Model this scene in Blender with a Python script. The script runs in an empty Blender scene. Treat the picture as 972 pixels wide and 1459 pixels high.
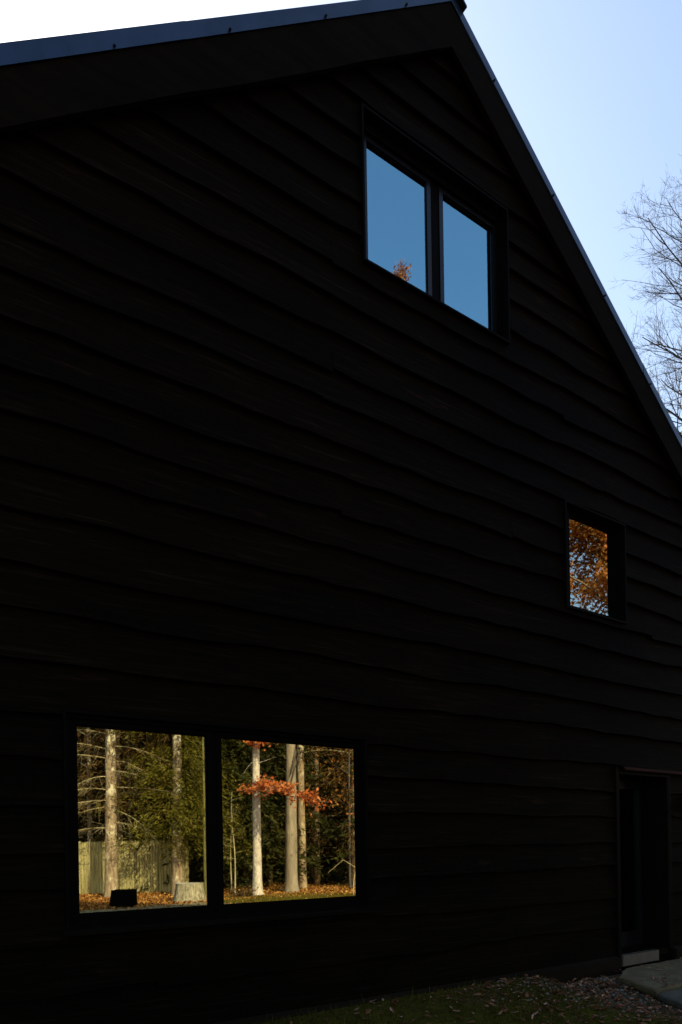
import bpy, bmesh, math, random
import numpy as np
from mathutils import Vector, Matrix

random.seed(7)
rng = np.random.default_rng(11)
S = bpy.context.scene
COL = S.collection
R = math.radians

# ------------------------------------------------------------------ helpers
def mesh_obj(name, verts, faces, mat=None, parent=None, smooth=False):
    me = bpy.data.meshes.new(name)
    me.from_pydata([tuple(v) for v in verts], [], faces)
    me.validate()
    if smooth:
        me.polygons.foreach_set('use_smooth', [True] * len(me.polygons))
    me.update()
    o = bpy.data.objects.new(name, me)
    COL.objects.link(o)
    if mat: me.materials.append(mat)
    if parent: o.parent = parent
    return o

def tag(o, label=None, cat=None, group=None, kind=None):
    if label: o['label'] = label
    if cat: o['category'] = cat
    if group: o['group'] = group
    if kind: o['kind'] = kind
    return o

def empty(name, loc, label, cat, group=None):
    o = bpy.data.objects.new(name, None)
    o.location = loc
    COL.objects.link(o)
    return tag(o, label, cat, group)

class MB:
    """collects shapes into one mesh"""
    def __init__(s): s.v = []; s.f = []
    def quad(s, a, b, c, d):
        n = len(s.v); s.v += [a, b, c, d]; s.f.append((n, n+1, n+2, n+3))
    def poly(s, pts):
        n = len(s.v); s.v += list(pts); s.f.append(tuple(range(n, n+len(pts))))
    def box(s, x0, x1, y0, y1, z0, z1):
        n = len(s.v)
        s.v += [(x0,y0,z0),(x1,y0,z0),(x1,y1,z0),(x0,y1,z0),(x0,y0,z1),(x1,y0,z1),(x1,y1,z1),(x0,y1,z1)]
        s.f += [tuple(n+i for i in q) for q in ((0,3,2,1),(4,5,6,7),(0,1,5,4),(1,2,6,5),(2,3,7,6),(3,0,4,7))]
    def prism(s, pts, off):
        """closed polygon pts extruded by vector off"""
        n = len(s.v); k = len(pts)
        s.v += [tuple(p) for p in pts] + [tuple(p[i]+off[i] for i in range(3)) for p in pts]
        s.f.append(tuple(range(n+k-1, n-1, -1))); s.f.append(tuple(range(n+k, n+2*k)))
        for i in range(k):
            j = (i+1) % k
            s.f.append((n+i, n+j, n+k+j, n+k+i))
    def ring(s, x0, x1, z0, z1, w, y0, y1):
        """rectangular frame of bar width w"""
        s.box(x0, x0+w, y0, y1, z0, z1); s.box(x1-w, x1, y0, y1, z0, z1)
        s.box(x0+w, x1-w, y0, y1, z0, z0+w); s.box(x0+w, x1-w, y0, y1, z1-w, z1)
    def tube(s, pts, rad, n=8, rough=0.0, cap=True):
        pts = [Vector(p) for p in pts]; base = len(s.v); m = len(pts)
        ref = Vector((1, 0.13, 0.07))
        for i, p in enumerate(pts):
            t = (pts[min(i+1, m-1)] - pts[max(i-1, 0)])
            if t.length < 1e-6: t = Vector((0,0,1))
            t.normalize()
            a = ref - t * ref.dot(t)
            if a.length < .1:
                a = Vector((0,1,0)) - t * t.y
            a.normalize(); b = t.cross(a)
            for k in range(n):
                an = 2*math.pi*k/n
                r = rad[i] * (1 + rough * random.uniform(-1, 1))
                q = p + a * (math.cos(an)*r) + b * (math.sin(an)*r)
                s.v.append((q.x, q.y, q.z))
        for i in range(m-1):
            for k in range(n):
                k2 = (k+1) % n
                s.f.append((base+i*n+k, base+i*n+k2, base+(i+1)*n+k2, base+(i+1)*n+k))
        if cap:
            s.f.append(tuple(base+k for k in range(n-1, -1, -1)))
            s.f.append(tuple(base+(m-1)*n+k for k in range(n)))
    def build(s, name, mat, parent=None, smooth=False, loc=None):
        v = s.v
        if parent is not None:
            l = parent_world(parent)
            v = [(p[0]-l[0], p[1]-l[1], p[2]-l[2]) for p in v]
        elif loc is not None:
            v = [(p[0]-loc[0], p[1]-loc[1], p[2]-loc[2]) for p in v]
        o = mesh_obj(name, v, s.f, mat, parent, smooth)
        if parent is None and loc is not None: o.location = loc
        return o

def parent_world(o):
    v = Vector((0,0,0))
    while o is not None:
        v += o.location; o = o.parent
    return v

def leaf_obj(name, C, size, mat, parent=None, aspect=.6, direction=None, dirmix=0., loc=None, shape='diamond'):
    """one mesh of many leaf-sized faces at world points C"""
    C = np.asarray(C, float); n = len(C)
    sz = size * (0.6 + .8*rng.random(n))
    A = rng.normal(size=(n,3))
    if direction is not None: A = A*(1-dirmix) + np.asarray(direction)*dirmix*1.6
    A /= np.linalg.norm(A, axis=1)[:,None] + 1e-9
    B = rng.normal(size=(n,3)); B -= A*(A*B).sum(1)[:,None]; B /= np.linalg.norm(B, axis=1)[:,None] + 1e-9
    a = A*(sz*.5)[:,None]; b = B*(sz*.5*aspect)[:,None]
    V = np.stack([C-a, C-a*.1+b, C+a, C-a*.1-b], 1).reshape(-1,3)
    off = parent_world(parent) if parent is not None else (loc if loc is not None else (0,0,0))
    V = V - np.array([off[0], off[1], off[2]])
    me = bpy.data.meshes.new(name)
    me.vertices.add(4*n); me.vertices.foreach_set('co', V.ravel())
    me.loops.add(4*n); me.loops.foreach_set('vertex_index', np.arange(4*n, dtype=np.int32))
    me.polygons.add(n); me.polygons.foreach_set('loop_start', np.arange(0, 4*n, 4, dtype=np.int32))
    me.polygons.foreach_set('loop_total', np.full(n, 4, dtype=np.int32))
    me.update(calc_edges=True); me.validate()
    me.materials.append(mat)
    o = bpy.data.objects.new(name, me); COL.objects.link(o)
    if parent is not None: o.parent = parent
    elif loc is not None: o.location = loc
    return o

def copy_tree(o, parent=None):
    c = o.copy(); COL.objects.link(c)
    if parent is not None: c.parent = parent
    for ch in [x for x in COL.objects if x.parent == o]:
        copy_tree(ch, c)
    return c

# ------------------------------------------------------------------ materials
def new_mat(name):
    m = bpy.data.materials.new(name); m.use_nodes = True
    nt = m.node_tree; bs = nt.nodes['Principled BSDF']
    return m, nt, bs

def ramp(nt, fac, stops):
    r = nt.nodes.new('ShaderNodeValToRGB')
    el = r.color_ramp.elements
    while len(el) < len(stops): el.new(.5)
    for e, (p, c) in zip(el, stops):
        e.position = p; e.color = (*c, 1)
    nt.links.new(fac, r.inputs[0])
    return r.outputs[0]

def noise(nt, scale, stretch=(1,1,1), detail=6, coord='Object', rough=.6, dist=0.):
    tc = nt.nodes.new('ShaderNodeTexCoord'); mp = nt.nodes.new('ShaderNodeMapping')
    mp.inputs['Scale'].default_value = stretch
    n = nt.nodes.new('ShaderNodeTexNoise')
    n.inputs['Scale'].default_value = scale; n.inputs['Detail'].default_value = detail
    n.inputs['Roughness'].default_value = rough; n.inputs['Distortion'].default_value = dist
    nt.links.new(tc.outputs[coord], mp.inputs[0]); nt.links.new(mp.outputs[0], n.inputs[0])
    return n.outputs['Fac']

def bump(nt, bs, fac, strength, dist=.02):
    b = nt.nodes.new('ShaderNodeBump'); b.inputs['Strength'].default_value = strength
    b.inputs['Distance'].default_value = dist
    nt.links.new(fac, b.inputs['Height']); nt.links.new(b.outputs[0], bs.inputs['Normal'])

def simple(name, stops, scale=4, stretch=(1,1,1), rough=.7, spec=.5, bmp=.3, metallic=0., detail=6, dist=.01, coord='Object'):
    m, nt, bs = new_mat(name)
    f = noise(nt, scale, stretch, detail, coord)
    nt.links.new(ramp(nt, f, stops), bs.inputs['Base Color'])
    bs.inputs['Roughness'].default_value = rough
    bs.inputs['Specular IOR Level'].default_value = spec
    bs.inputs['Metallic'].default_value = metallic
    if bmp: bump(nt, bs, f, bmp, dist)
    return m

def siding_mat():
    m, nt, bs = new_mat('black_stained_board')
    g = noise(nt, 2.2, (.9, 4, 22), 8, rough=.65, dist=.6)
    big = noise(nt, .55, (.6, 1, 2.2), 3)
    geo = nt.nodes.new('ShaderNodeNewGeometry')
    c1 = ramp(nt, g, [(.3, (.0026,.0018,.0008)), (.55, (.0041,.0029,.0013)), (.74, (.0120,.0092,.0054))])
    c2 = ramp(nt, big, [(.35, (.62,.62,.62)), (.65, (1.25,1.2,1.15))])
    mx = nt.nodes.new('ShaderNodeMixRGB'); mx.blend_type = 'MULTIPLY'; mx.inputs[0].default_value = 1
    nt.links.new(c1, mx.inputs[1]); nt.links.new(c2, mx.inputs[2])
    # faint rusty brown stain in a few places
    st = noise(nt, 1.3, (1.0, 1, 5), 5)
    sm = ramp(nt, st, [(.66, (0,0,0)), (.74, (1,1,1))])
    mx2 = nt.nodes.new('ShaderNodeMixRGB'); mx2.inputs[2].default_value = (.013,.0065,.0035,1)
    nt.links.new(sm, mx2.inputs[0]); nt.links.new(mx.outputs[0], mx2.inputs[1])
    nt.links.new(mx2.outputs[0], bs.inputs['Base Color'])
    bs.inputs['Roughness'].default_value = .62
    bs.inputs['Specular IOR Level'].default_value = .012
    bump(nt, bs, g, .5, .012)
    return m

def leaf_mat(name, stops, trans=.35, rough=.6, clump=None):
    m, nt, bs = new_mat(name)
    geo = nt.nodes.new('ShaderNodeNewGeometry')
    f = geo.outputs['Random Per Island']
    if clump:
        nz = noise(nt, clump, (1,1,1), 3)
        mm = nt.nodes.new('ShaderNodeMath'); mm.operation = 'MULTIPLY_ADD'
        nt.links.new(nz, mm.inputs[0]); mm.inputs[1].default_value = 1.4
        ma = nt.nodes.new('ShaderNodeMath'); ma.operation = 'MULTIPLY_ADD'
        nt.links.new(f, ma.inputs[0]); ma.inputs[1].default_value = .55; ma.inputs[2].default_value = -.48
        nt.links.new(ma.outputs[0], mm.inputs[2]); f = mm.outputs[0]
    c = ramp(nt, f, stops)
    nt.links.new(c, bs.inputs['Base Color'])
    bs.inputs['Roughness'].default_value = rough
    bs.inputs['Specular IOR Level'].default_value = .08
    tr = nt.nodes.new('ShaderNodeBsdfTranslucent'); nt.links.new(c, tr.inputs[0])
    mx = nt.nodes.new('ShaderNodeMixShader'); mx.inputs[0].default_value = trans
    nt.links.new(bs.outputs[0], mx.inputs[1]); nt.links.new(tr.outputs[0], mx.inputs[2])
    nt.links.new(mx.outputs[0], nt.nodes['Material Output'].inputs[0])
    return m

def glass_mat(name='coated_glass', refl=.5, tint=(.73,.96,1.0)):
    m, nt, bs = new_mat(name)
    nt.nodes.remove(bs)
    gl = nt.nodes.new('ShaderNodeBsdfGlossy'); gl.inputs['Roughness'].default_value = .012
    gl.inputs['Color'].default_value = (*tint, 1)
    tr = nt.nodes.new('ShaderNodeBsdfTransparent'); tr.inputs[0].default_value = (.5,.52,.5,1)
    fr = nt.nodes.new('ShaderNodeFresnel'); fr.inputs[0].default_value = 1.5
    ma = nt.nodes.new('ShaderNodeMath'); ma.operation = 'MULTIPLY_ADD'; ma.use_clamp = True
    nt.links.new(fr.outputs[0], ma.inputs[0]); ma.inputs[1].default_value = 1-refl; ma.inputs[2].default_value = refl
    mx = nt.nodes.new('ShaderNodeMixShader')
    # very slight waviness of float glass
    nz = noise(nt, 1.6, (1,1,1), 1)
    b = nt.nodes.new('ShaderNodeBump'); b.inputs['Strength'].default_value = .03; b.inputs['Distance'].default_value = .01
    nt.links.new(nz, b.inputs['Height']); nt.links.new(b.outputs[0], gl.inputs['Normal'])
    nt.links.new(ma.outputs[0], mx.inputs[0]); nt.links.new(tr.outputs[0], mx.inputs[1]); nt.links.new(gl.outputs[0], mx.inputs[2])
    nt.links.new(mx.outputs[0], nt.nodes['Material Output'].inputs[0])
    return m

def bark_mat(name, dark, mid, light, scale=6, patch=None, stretch=(1,1,.25)):
    m, nt, bs = new_mat(name)
    f = noise(nt, scale, stretch, 8, rough=.7)
    c = ramp(nt, f, [(.32, dark), (.5, mid), (.68, light)])
    if patch:
        p = noise(nt, 2.3, (1,1,.7), 6, rough=.7)
        pm = ramp(nt, p, [(.52, (0,0,0)), (.60, (1,1,1))])
        mx = nt.nodes.new('ShaderNodeMixRGB'); mx.inputs[2].default_value = (*patch, 1)
        nt.links.new(pm, mx.inputs[0]); nt.links.new(c, mx.inputs[1]); c = mx.outputs[0]
    nt.links.new(c, bs.inputs['Base Color'])
    bs.inputs['Roughness'].default_value = .85; bs.inputs['Specular IOR Level'].default_value = .2
    bump(nt, bs, f, .7, .02)
    return m

M = {}
M['siding'] = siding_mat()
M['trimwood'] = simple('black_trim_board', [(.3,(.0030,.0023,.0014)),(.7,(.0055,.0042,.0026))], 3, (1,1,9), .6, .02, .25)
M['fascia'] = simple('black_fascia_board', [(.3,(.0030,.0023,.0013)),(.7,(.0062,.0047,.0028))], 2.5, (.6,2,5), .7, .015, .3)
M['frame'] = simple('black_window_paint', [(.3,(.0022,.0019,.0016)),(.7,(.0034,.003,.0026))], 9, (1,1,1), .45, .012, .03)
M['metal'] = simple('black_roof_metal', [(.3,(.024,.037,.062)),(.7,(.038,.056,.088))], 3, (1,1,1), .34, .5, .04, .85)
M['glass'] = glass_mat(tint=(.80,.88,.82))
M['skytint_glass'] = glass_mat('sky_tinted_glass', tint=(.46,.84,1.0))  # same glass as below; blue of the mirrored sky deepened in the tint
M['sash'] = simple('satin_black_sash', [(.3,(.003,.003,.0035)),(.7,(.0045,.0045,.005))], 9, (1,1,1), .24, .22, .02)
M['skirt'] = simple('brown_black_skirt_board', [(.3,(.006,.004,.0022)),(.7,(.013,.0085,.005))], 3, (.6,2,5), .7, .03, .3)
M['doorpaint'] = simple('black_door_paint', [(.3,(.004,.004,.004)),(.7,(.006,.006,.006))], 7, (1,1,1), .4, .2, .05)
M['doorglass'] = glass_mat('dark_door_glass', .06)
M['sillmetal'] = simple('pale_threshold', [(.3,(.055,.040,.027)),(.7,(.10,.075,.052))], 9, (1,1,1), .5, .5, .1)
M['dripcap'] = simple('rusty_drip_cap', [(.3,(.018,.005,.0025)),(.7,(.034,.009,.004))], 6, (1,1,1), .7, .05, .1)
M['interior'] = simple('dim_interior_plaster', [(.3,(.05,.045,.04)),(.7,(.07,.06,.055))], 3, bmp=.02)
M['curtain'] = simple('linen_curtain', [(.3,(.30,.28,.20)),(.7,(.40,.37,.27))], 30, (1,1,.1), .9, .1, .2)
M['flag'] = simple('grey_flagstone', [(.25,(.062,.044,.018)),(.5,(.105,.077,.034)),(.75,(.16,.122,.06))], 5, (1,1,1), .85, .3, .6)
M['flag2'] = simple('blue_flagstone', [(.25,(.038,.032,.022)),(.5,(.06,.052,.037)),(.75,(.095,.083,.06))], 5, (1,1,1), .85, .3, .6)
M['tub'] = simple('black_plastic', [(.3,(.0018,.0018,.0016)),(.7,(.003,.003,.0026))], 8, rough=1., spec=0., bmp=.1)
M['fence'] = simple('weathered_fence_board', [(.3,(.16,.125,.045)),(.5,(.35,.285,.105)),(.7,(.52,.43,.17))], 5, (3,3,.35), .9, .2, .5)
M['path'] = simple('worn_path', [(.3,(.15,.115,.055)),(.7,(.25,.20,.10))], 7, (1,1,1), .95, .1, .5)
M['stump'] = bark_mat('stump_bark', (.07,.055,.025), (.27,.22,.12), (.52,.44,.27), 9, stretch=(2.2,2.2,.5))
M['stumptop'] = simple('sawn_wood', [(.3,(.35,.30,.2)),(.7,(.55,.48,.34))], 12, (1,1,1), .9, .2, .3)
M['bark_pine'] = bark_mat('pine_bark', (.11,.07,.033), (.27,.185,.098), (.42,.315,.18), 14, (.62,.53,.32))
M['bark_white'] = bark_mat('beech_bark', (.26,.20,.13), (.52,.42,.29), (.70,.60,.44), 11, stretch=(1,1,.5))
M['bark_grey'] = bark_mat('grey_bark', (.13,.095,.052), (.235,.178,.105), (.32,.25,.155), 6)
M['bark_brown'] = bark_mat('brown_bark', (.11,.07,.033), (.25,.165,.08), (.38,.265,.14), 7, (.44,.34,.19))
M['bark_moss'] = bark_mat('mossy_bark', (.06,.05,.012), (.12,.10,.022), (.20,.165,.045), 9)
M['bark_dark'] = bark_mat('dark_bark', (.03,.024,.018), (.07,.055,.04), (.12,.095,.07), 6)
M['twig_bare'] = bark_mat('bare_branch_bark', (.020,.017,.019), (.034,.029,.032), (.055,.048,.05), 6)
M['deadtwig'] = bark_mat('dead_branch_bark', (.24,.18,.075), (.42,.33,.15), (.56,.46,.23), 6)
M['needle'] = leaf_mat('olive_needles', [(0,(.016,.019,.004)),(.5,(.045,.045,.009)),(1,(.10,.085,.018))], .3, clump=.9)
M['needle_warm'] = leaf_mat('yellow_green_needles', [(0,(.045,.040,.004)),(.5,(.115,.098,.010)),(1,(.24,.185,.030))], .3, clump=1.2)
M['brown_spray'] = leaf_mat('brown_dry_sprays', [(0,(.035,.018,.005)),(.6,(.12,.065,.016)),(1,(.30,.19,.06))], .25, clump=1.1)
M['orange'] = leaf_mat('orange_leaves', [(0,(.30,.060,.014)),(.5,(.52,.130,.026)),(1,(.70,.26,.07))], .35)
M['oakleaf'] = leaf_mat('rusty_oak_leaves', [(0,(.12,.042,.010)),(.35,(.30,.115,.022)),(.6,(.44,.20,.038)),(.8,(.50,.14,.032)),(1,(.60,.33,.09))], .4, clump=.8)
M['fallen'] = leaf_mat('fallen_oak_leaves', [(0,(.045,.015,.006)),(.4,(.12,.044,.018)),(.8,(.24,.10,.050)),(1,(.46,.28,.18))], .1, .7)
M['litter'] = leaf_mat('sunny_leaf_litter', [(0,(.05,.018,.005)),(.35,(.19,.070,.014)),(.7,(.36,.15,.028)),(1,(.62,.34,.085))], .15)
M['grass'] = leaf_mat('moss_grass', [(0,(.026,.023,.003)),(.5,(.060,.052,.005)),(1,(.14,.10,.018))], .3, clump=2.0)
M['gravel'] = leaf_mat('gravel_stone', [(0,(.03,.026,.02)),(.5,(.08,.07,.055)),(1,(.20,.175,.14))], 0., .8)
M['lamp'] = simple('black_lamp_metal', [(.3,(.008,.008,.008)),(.7,(.012,.012,.012))], 8, rough=.4, bmp=.02)

def ground_mat():
    m, nt, bs = new_mat('yard_ground')
    a = noise(nt, 1.1, (1,1,1), 5); b = noise(nt, 9, (1,1,1), 8, rough=.75)
    soil = ramp(nt, b, [(.3,(.028,.018,.010)),(.5,(.070,.045,.024)),(.7,(.13,.085,.045))])
    moss = ramp(nt, b, [(.3,(.020,.019,.003)),(.55,(.052,.047,.006)),(.75,(.11,.088,.016))])
    tcx = nt.nodes.new('ShaderNodeTexCoord'); spx = nt.nodes.new('ShaderNodeSeparateXYZ'); nt.links.new(tcx.outputs['Object'], spx.inputs[0])
    mrx = nt.nodes.new('ShaderNodeMapRange'); mrx.inputs['From Min'].default_value = 6.0; mrx.inputs['From Max'].default_value = 4.8
    mrx.inputs['To Min'].default_value = -.12; mrx.inputs['To Max'].default_value = .16
    nt.links.new(spx.outputs['X'], mrx.inputs['Value'])
    ad = nt.nodes.new('ShaderNodeMath'); nt.links.new(a, ad.inputs[0]); nt.links.new(mrx.outputs[0], ad.inputs[1])
    k = ramp(nt, ad.outputs[0], [(.44,(0,0,0)),(.56,(1,1,1))])
    mx = nt.nodes.new('ShaderNodeMixRGB'); nt.links.new(k, mx.inputs[0]); nt.links.new(soil, mx.inputs[1]); nt.links.new(moss, mx.inputs[2])
    # dry orange leaf carpet far out in the yard (a real change of ground cover)
    tc = nt.nodes.new('ShaderNodeTexCoord'); sp = nt.nodes.new('ShaderNodeSeparateXYZ'); nt.links.new(tc.outputs['Object'], sp.inputs[0])
    mr = nt.nodes.new('ShaderNodeMapRange'); mr.inputs['From Min'].default_value = -7; mr.inputs['From Max'].default_value = -11
    nt.links.new(sp.outputs['Y'], mr.inputs['Value'])
    leaf = ramp(nt, b, [(.3,(.10,.042,.010)),(.5,(.26,.115,.024)),(.7,(.40,.22,.055))])
    mx2 = nt.nodes.new('ShaderNodeMixRGB'); nt.links.new(mr.outputs[0], mx2.inputs[0]); nt.links.new(mx.outputs[0], mx2.inputs[1]); nt.links.new(leaf, mx2.inputs[2])
    nt.links.new(mx2.outputs[0], bs.inputs['Base Color'])
    bs.inputs['Roughness'].default_value = .95; bs.inputs['Specular IOR Level'].default_value = .03
    bump(nt, bs, b, .8, .03)
    return m
M['ground'] = ground_mat()

# ------------------------------------------------------------------ camera
EYE = 1.5
D = 4.8
PHI = R(55.85975); ROLL = R(0.90903); FPX = 985.0; CY = 1208.54
cam = bpy.data.cameras.new('camera'); co = bpy.data.objects.new('camera', cam); COL.objects.link(co)
fw = Vector((math.cos(PHI), math.sin(PHI), 0)); r0 = Vector((math.sin(PHI), -math.cos(PHI), 0)); up0 = Vector((0,0,1))
cr = r0*math.cos(ROLL) - up0*math.sin(ROLL); cu = r0*math.sin(ROLL) + up0*math.cos(ROLL)
mt = Matrix((( cr.x, cu.x, -fw.x, 0), (cr.y, cu.y, -fw.y, -D), (cr.z, cu.z, -fw.z, EYE), (0,0,0,1)))
co.matrix_world = mt
cam.sensor_fit = 'HORIZONTAL'; cam.sensor_width = 36; cam.lens = 36*FPX/972
cam.shift_x = 0; cam.shift_y = (CY-729.5)/972
cam.clip_start = .05; cam.clip_end = 2000
S.camera = co

# ------------------------------------------------------------------ light
SUN_AZ = R(1)          # to the left of straight behind the gable
SUN_EL = R(30)
to_sun = Vector((-math.sin(SUN_AZ)*math.cos(SUN_EL), math.cos(SUN_AZ)*math.cos(SUN_EL), math.sin(SUN_EL)))
sl = bpy.data.lights.new('sun', 'SUN'); sl.energy = 5.0; sl.angle = R(.5); sl.color = (1, .84, .60)
so = bpy.data.objects.new('sun', sl); COL.objects.link(so)
so.rotation_euler = to_sun.to_track_quat('Z', 'Y').to_euler(); so.location = (0, 40, 40)
w = bpy.data.worlds.new('World'); S.world = w; w.use_nodes = True
wn = w.node_tree; bg = wn.nodes['Background']
sky = wn.nodes.new('ShaderNodeTexSky'); sky.sky_type = 'NISHITA'; sky.sun_disc = False
sky.sun_elevation = SUN_EL
sky.sun_rotation = math.atan2(to_sun.x, to_sun.y)
sky.air_density = 1.25; sky.dust_density = 2.5; sky.ozone_density = 1.35; sky.altitude = 100
wn.links.new(sky.outputs[0], bg.inputs[0]); bg.inputs[1].default_value = .15
S.view_settings.view_transform = 'Standard'; S.view_settings.look = 'None'
S.view_settings.exposure = 1.0; S.view_settings.gamma = 1.0
try:
    S.cycles.use_denoising = True
    S.cycles.max_bounces = 8; S.cycles.transparent_max_bounces = 12
    S.cycles.caustics_reflective = False; S.cycles.caustics_refractive = False
except Exception: pass

# ------------------------------------------------------------------ ground
def gz(x, y):
    n = math.sin(x*.7+1.3)*math.sin(y*.9+.4)*.025 + math.sin(x*2.3)*math.sin(y*2.9+1)*.012
    d = max(0., -y)
    k = .5-.5*math.tanh((x-5.62)/.18)                      # mossy mound on the left, ends by the skirt board
    k2 = .5-.5*math.tanh((x-2.0)/1.6)
    near = math.exp(-min(50., (d/1.05)**2))
    base = k*(.21-.05*k2)*near + (1-k)*.045*near
    return base + n*min(1., d/.5+.15) - .01
def lin(a, b, n): return [a+(b-a)*i/n for i in range(n+1)]
xs = [-400,-120,-50,-25,-14,-8,-4] + lin(-2, 10, 120) + lin(10.5, 30, 40) + [36,50,80,140,400]
ys = [-400,-140,-80,-50,-40,-34] + lin(-30,-5,50) + lin(-4.8,0,96) + [.3, 4, 12, 30, 60, 140, 400]
gv = [(x, y, gz(x, min(y, 0)) if y <= .3 else -.02) for y in ys for x in xs]
nx = len(xs)
gf = [(j*nx+i, j*nx+i+1, (j+1)*nx+i+1, (j+1)*nx+i) for j in range(len(ys)-1) for i in range(nx-1)]
tag(mesh_obj('ground', gv, gf, M['ground'], smooth=True), kind='structure')

# ------------------------------------------------------------------ the house
APX = 4.548                     # ridge position along the gable
SL = .78
OV = -.13                       # plane of the rake boards
ZMB = 7.841+EYE                 # underside of the metal edge at the ridge
def roofz(x, apex): return apex - SL*abs(x-APX)
HX0, HX1, HY1 = -1.9, 10.99, 13.0
house = empty('house', (APX, 0, 0), 'tall black house with a steep gable clad in wavy edged boards', 'house')
ZR_WALL = ZMB - .14             # top of wall under the roof deck

# openings: x0,x1,z0,z1
WIN = {
 'up':  (3.544, 5.355, 5.028+EYE, 6.370+EYE),
 'low': (1.040, 3.493, -.508+EYE, .938+EYE),
 'rt':  (6.175, 7.257, 2.538+EYE, 3.689+EYE)}
DOOR = (7.035, 8.055, -1.275+EYE, .823+EYE)
OPEN = list(WIN.values()) + [DOOR]

# --- wavy lapped boards
lines = [-1.34,-.925,-.60,-.245,.01,.315,.60,.905,1.255,1.555,1.85,2.19,2.49,2.80,3.09,3.36,3.71,3.98,4.285,4.59,4.88,5.21,5.51,5.82,6.10,6.40,6.70,6.98,7.28,7.56]
lines = [z+EYE for z in lines]
class Wave:
    def __init__(s, seed, amp):
        r = random.Random(seed); s.amp = amp
        s.k = [r.uniform(-1,1) for _ in range(60)]; s.k2 = [r.uniform(-1,1) for _ in range(120)]
        s.off = r.uniform(0,1)
        s.j = []
        x = HX0 + r.uniform(1.2, 5.2)
        while x < HX1: s.j.append(x); x += r.uniform(3.4, 6.2)
        s.jo = [r.uniform(-.008,.008) for _ in range(12)]
    def seg(s, x):
        return sum(1 for j in s.j if x >= j)
    def __call__(s, x, seg=None):
        def vn(k, u):
            i = int(math.floor(u)); f = u-i; f = f*f*(3-2*f)
            return k[i % len(k)]*(1-f) + k[(i+1) % len(k)]*f
        u = (x-HX0)/1.25 + s.off*3
        if seg is None: seg = s.seg(x)
        return s.amp*(vn(s.k, u+7*seg) + .42*vn(s.k2, (x-HX0)/.27+13*seg)) + s.jo[seg]
waves = [Wave(100+i, 0.0 if i == 0 else .026) for i in range(len(lines))]
mb = MB()
allx = set()
for o in OPEN: allx |= {o[0], o[1]}
YB, YT = -.052, -.006
for i, zl in enumerate(lines):
    wv = waves[i]; nxt = waves[i+1] if i+1 < len(lines) else None
    brk = sorted(set([HX0, HX1, APX] + wv.j + list(allx) + [HX0+.08*k for k in range(1, int((HX1-HX0)/.08))]))
    tilt = random.uniform(-.004, .004)
    for xa, xb in zip(brk[:-1], brk[1:]):
        if xb-xa < 1e-4: continue
        sg = wv.seg((xa+xb)/2)
        xa2 = xa + (.0008 if xa in wv.j else 0); xb2 = xb - (.0008 if xb in wv.j else 0)
        za, zb = zl+wv(xa2, sg), zl+wv(xb2, sg)
        if nxt: ta, tb = lines[i+1]+nxt(xa2)+.03, lines[i+1]+nxt(xb2)+.03
        else: ta, tb = zl+.5, zl+.5
        ra, rb = roofz(xa2, ZR_WALL), roofz(xb2, ZR_WALL)
        if za >= ra and zb >= rb: continue
        holes = [(o[2], o[3]) for o in OPEN if o[0]-1e-6 <= xa and xb <= o[1]+1e-6]
        lo = min(za, zb)
        spans = [(0., 9.)]        # z-limits
        for h0, h1 in sorted(holes):
            ns = []
            for a, b in spans:
                if h0 > a: ns.append((a, min(b, h0)))
                if h1 < b: ns.append((max(a, h1), b))
            spans = ns
        for a, b in spans:
            A0, B0 = max(za, a), max(zb, a); A1, B1 = min(ta, b, ra), min(tb, b, rb)
            if A1-A0 < .002 and B1-B0 < .002: continue
            A1, B1 = max(A1, A0), max(B1, B0)
            def yy(z, z0, z1): return YB+tilt+(YT-YB-tilt)*max(0, min(1, (z-z0)/max(.02, z1-z0)))
            # eased bottom edge then the face
            pa = (xa2, yy(A0,za,ta), A0); pb = (xb2, yy(B0,zb,tb), B0)
            qa = (xa2, yy(A1,za,ta), A1); qb = (xb2, yy(B1,zb,tb), B1)
            mb.quad(pa, pb, qb, qa)
            if a <= min(za, zb):
                mb.quad((xa2, 0.0, za), (xb2, 0.0, zb), pb, pa)
        
siding = mb.build('gable_siding', M['siding'], house)
tag(siding, 'black horizontal lap boards with live wavy lower edges')

# --- structural shell with the openings cut out
mb = MB()
zbr = sorted({-.3} | {o[2] for o in OPEN} | {o[3] for o in OPEN})
xbr = sorted({HX0, HX1, APX} | allx)
for xa, xb in zip(xbr[:-1], xbr[1:]):
    hs = sorted([(o[2], o[3]) for o in OPEN if o[0] <= xa+1e-6 and xb <= o[1]+1e-6])
    z = -.3; spans = []
    for h0, h1 in hs: spans.append((z, h0)); z = h1
    ra, rb = roofz(xa, ZR_WALL-.01), roofz(xb, ZR_WALL-.01)
    for a, b in spans: mb.box(xa, xb, .002, .16, a, b)
    mb.prism([(xa,.002,z),(xb,.002,z),(xb,.002,rb),(xa,.002,ra)], (0,.158,0))
mb.box(HX0, HX0+.16, .16, HY1, -.3, roofz(HX0, ZR_WALL)-.01)
mb.box(HX1-.16, HX1, .16, HY1, -.3, roofz(HX1, ZR_WALL)-.01)
mb.prism([(HX0+.16,HY1-.16,-.3),(HX1-.16,HY1-.16,-.3),(HX1-.16,HY1-.16,roofz(HX1-.16,ZR_WALL)-.01),(APX,HY1-.16,ZR_WALL-.01),(HX0+.16,HY1-.16,roofz(HX0+.16,ZR_WALL)-.01)], (0,.16,0))
mb.build('wall', M['trimwood'], house)
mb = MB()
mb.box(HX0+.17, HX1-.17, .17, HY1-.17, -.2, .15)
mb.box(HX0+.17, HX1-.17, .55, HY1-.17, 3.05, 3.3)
mb.box(HX0+.17, HX1-.17, 4.0, 4.1, .15, 3.05)
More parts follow.
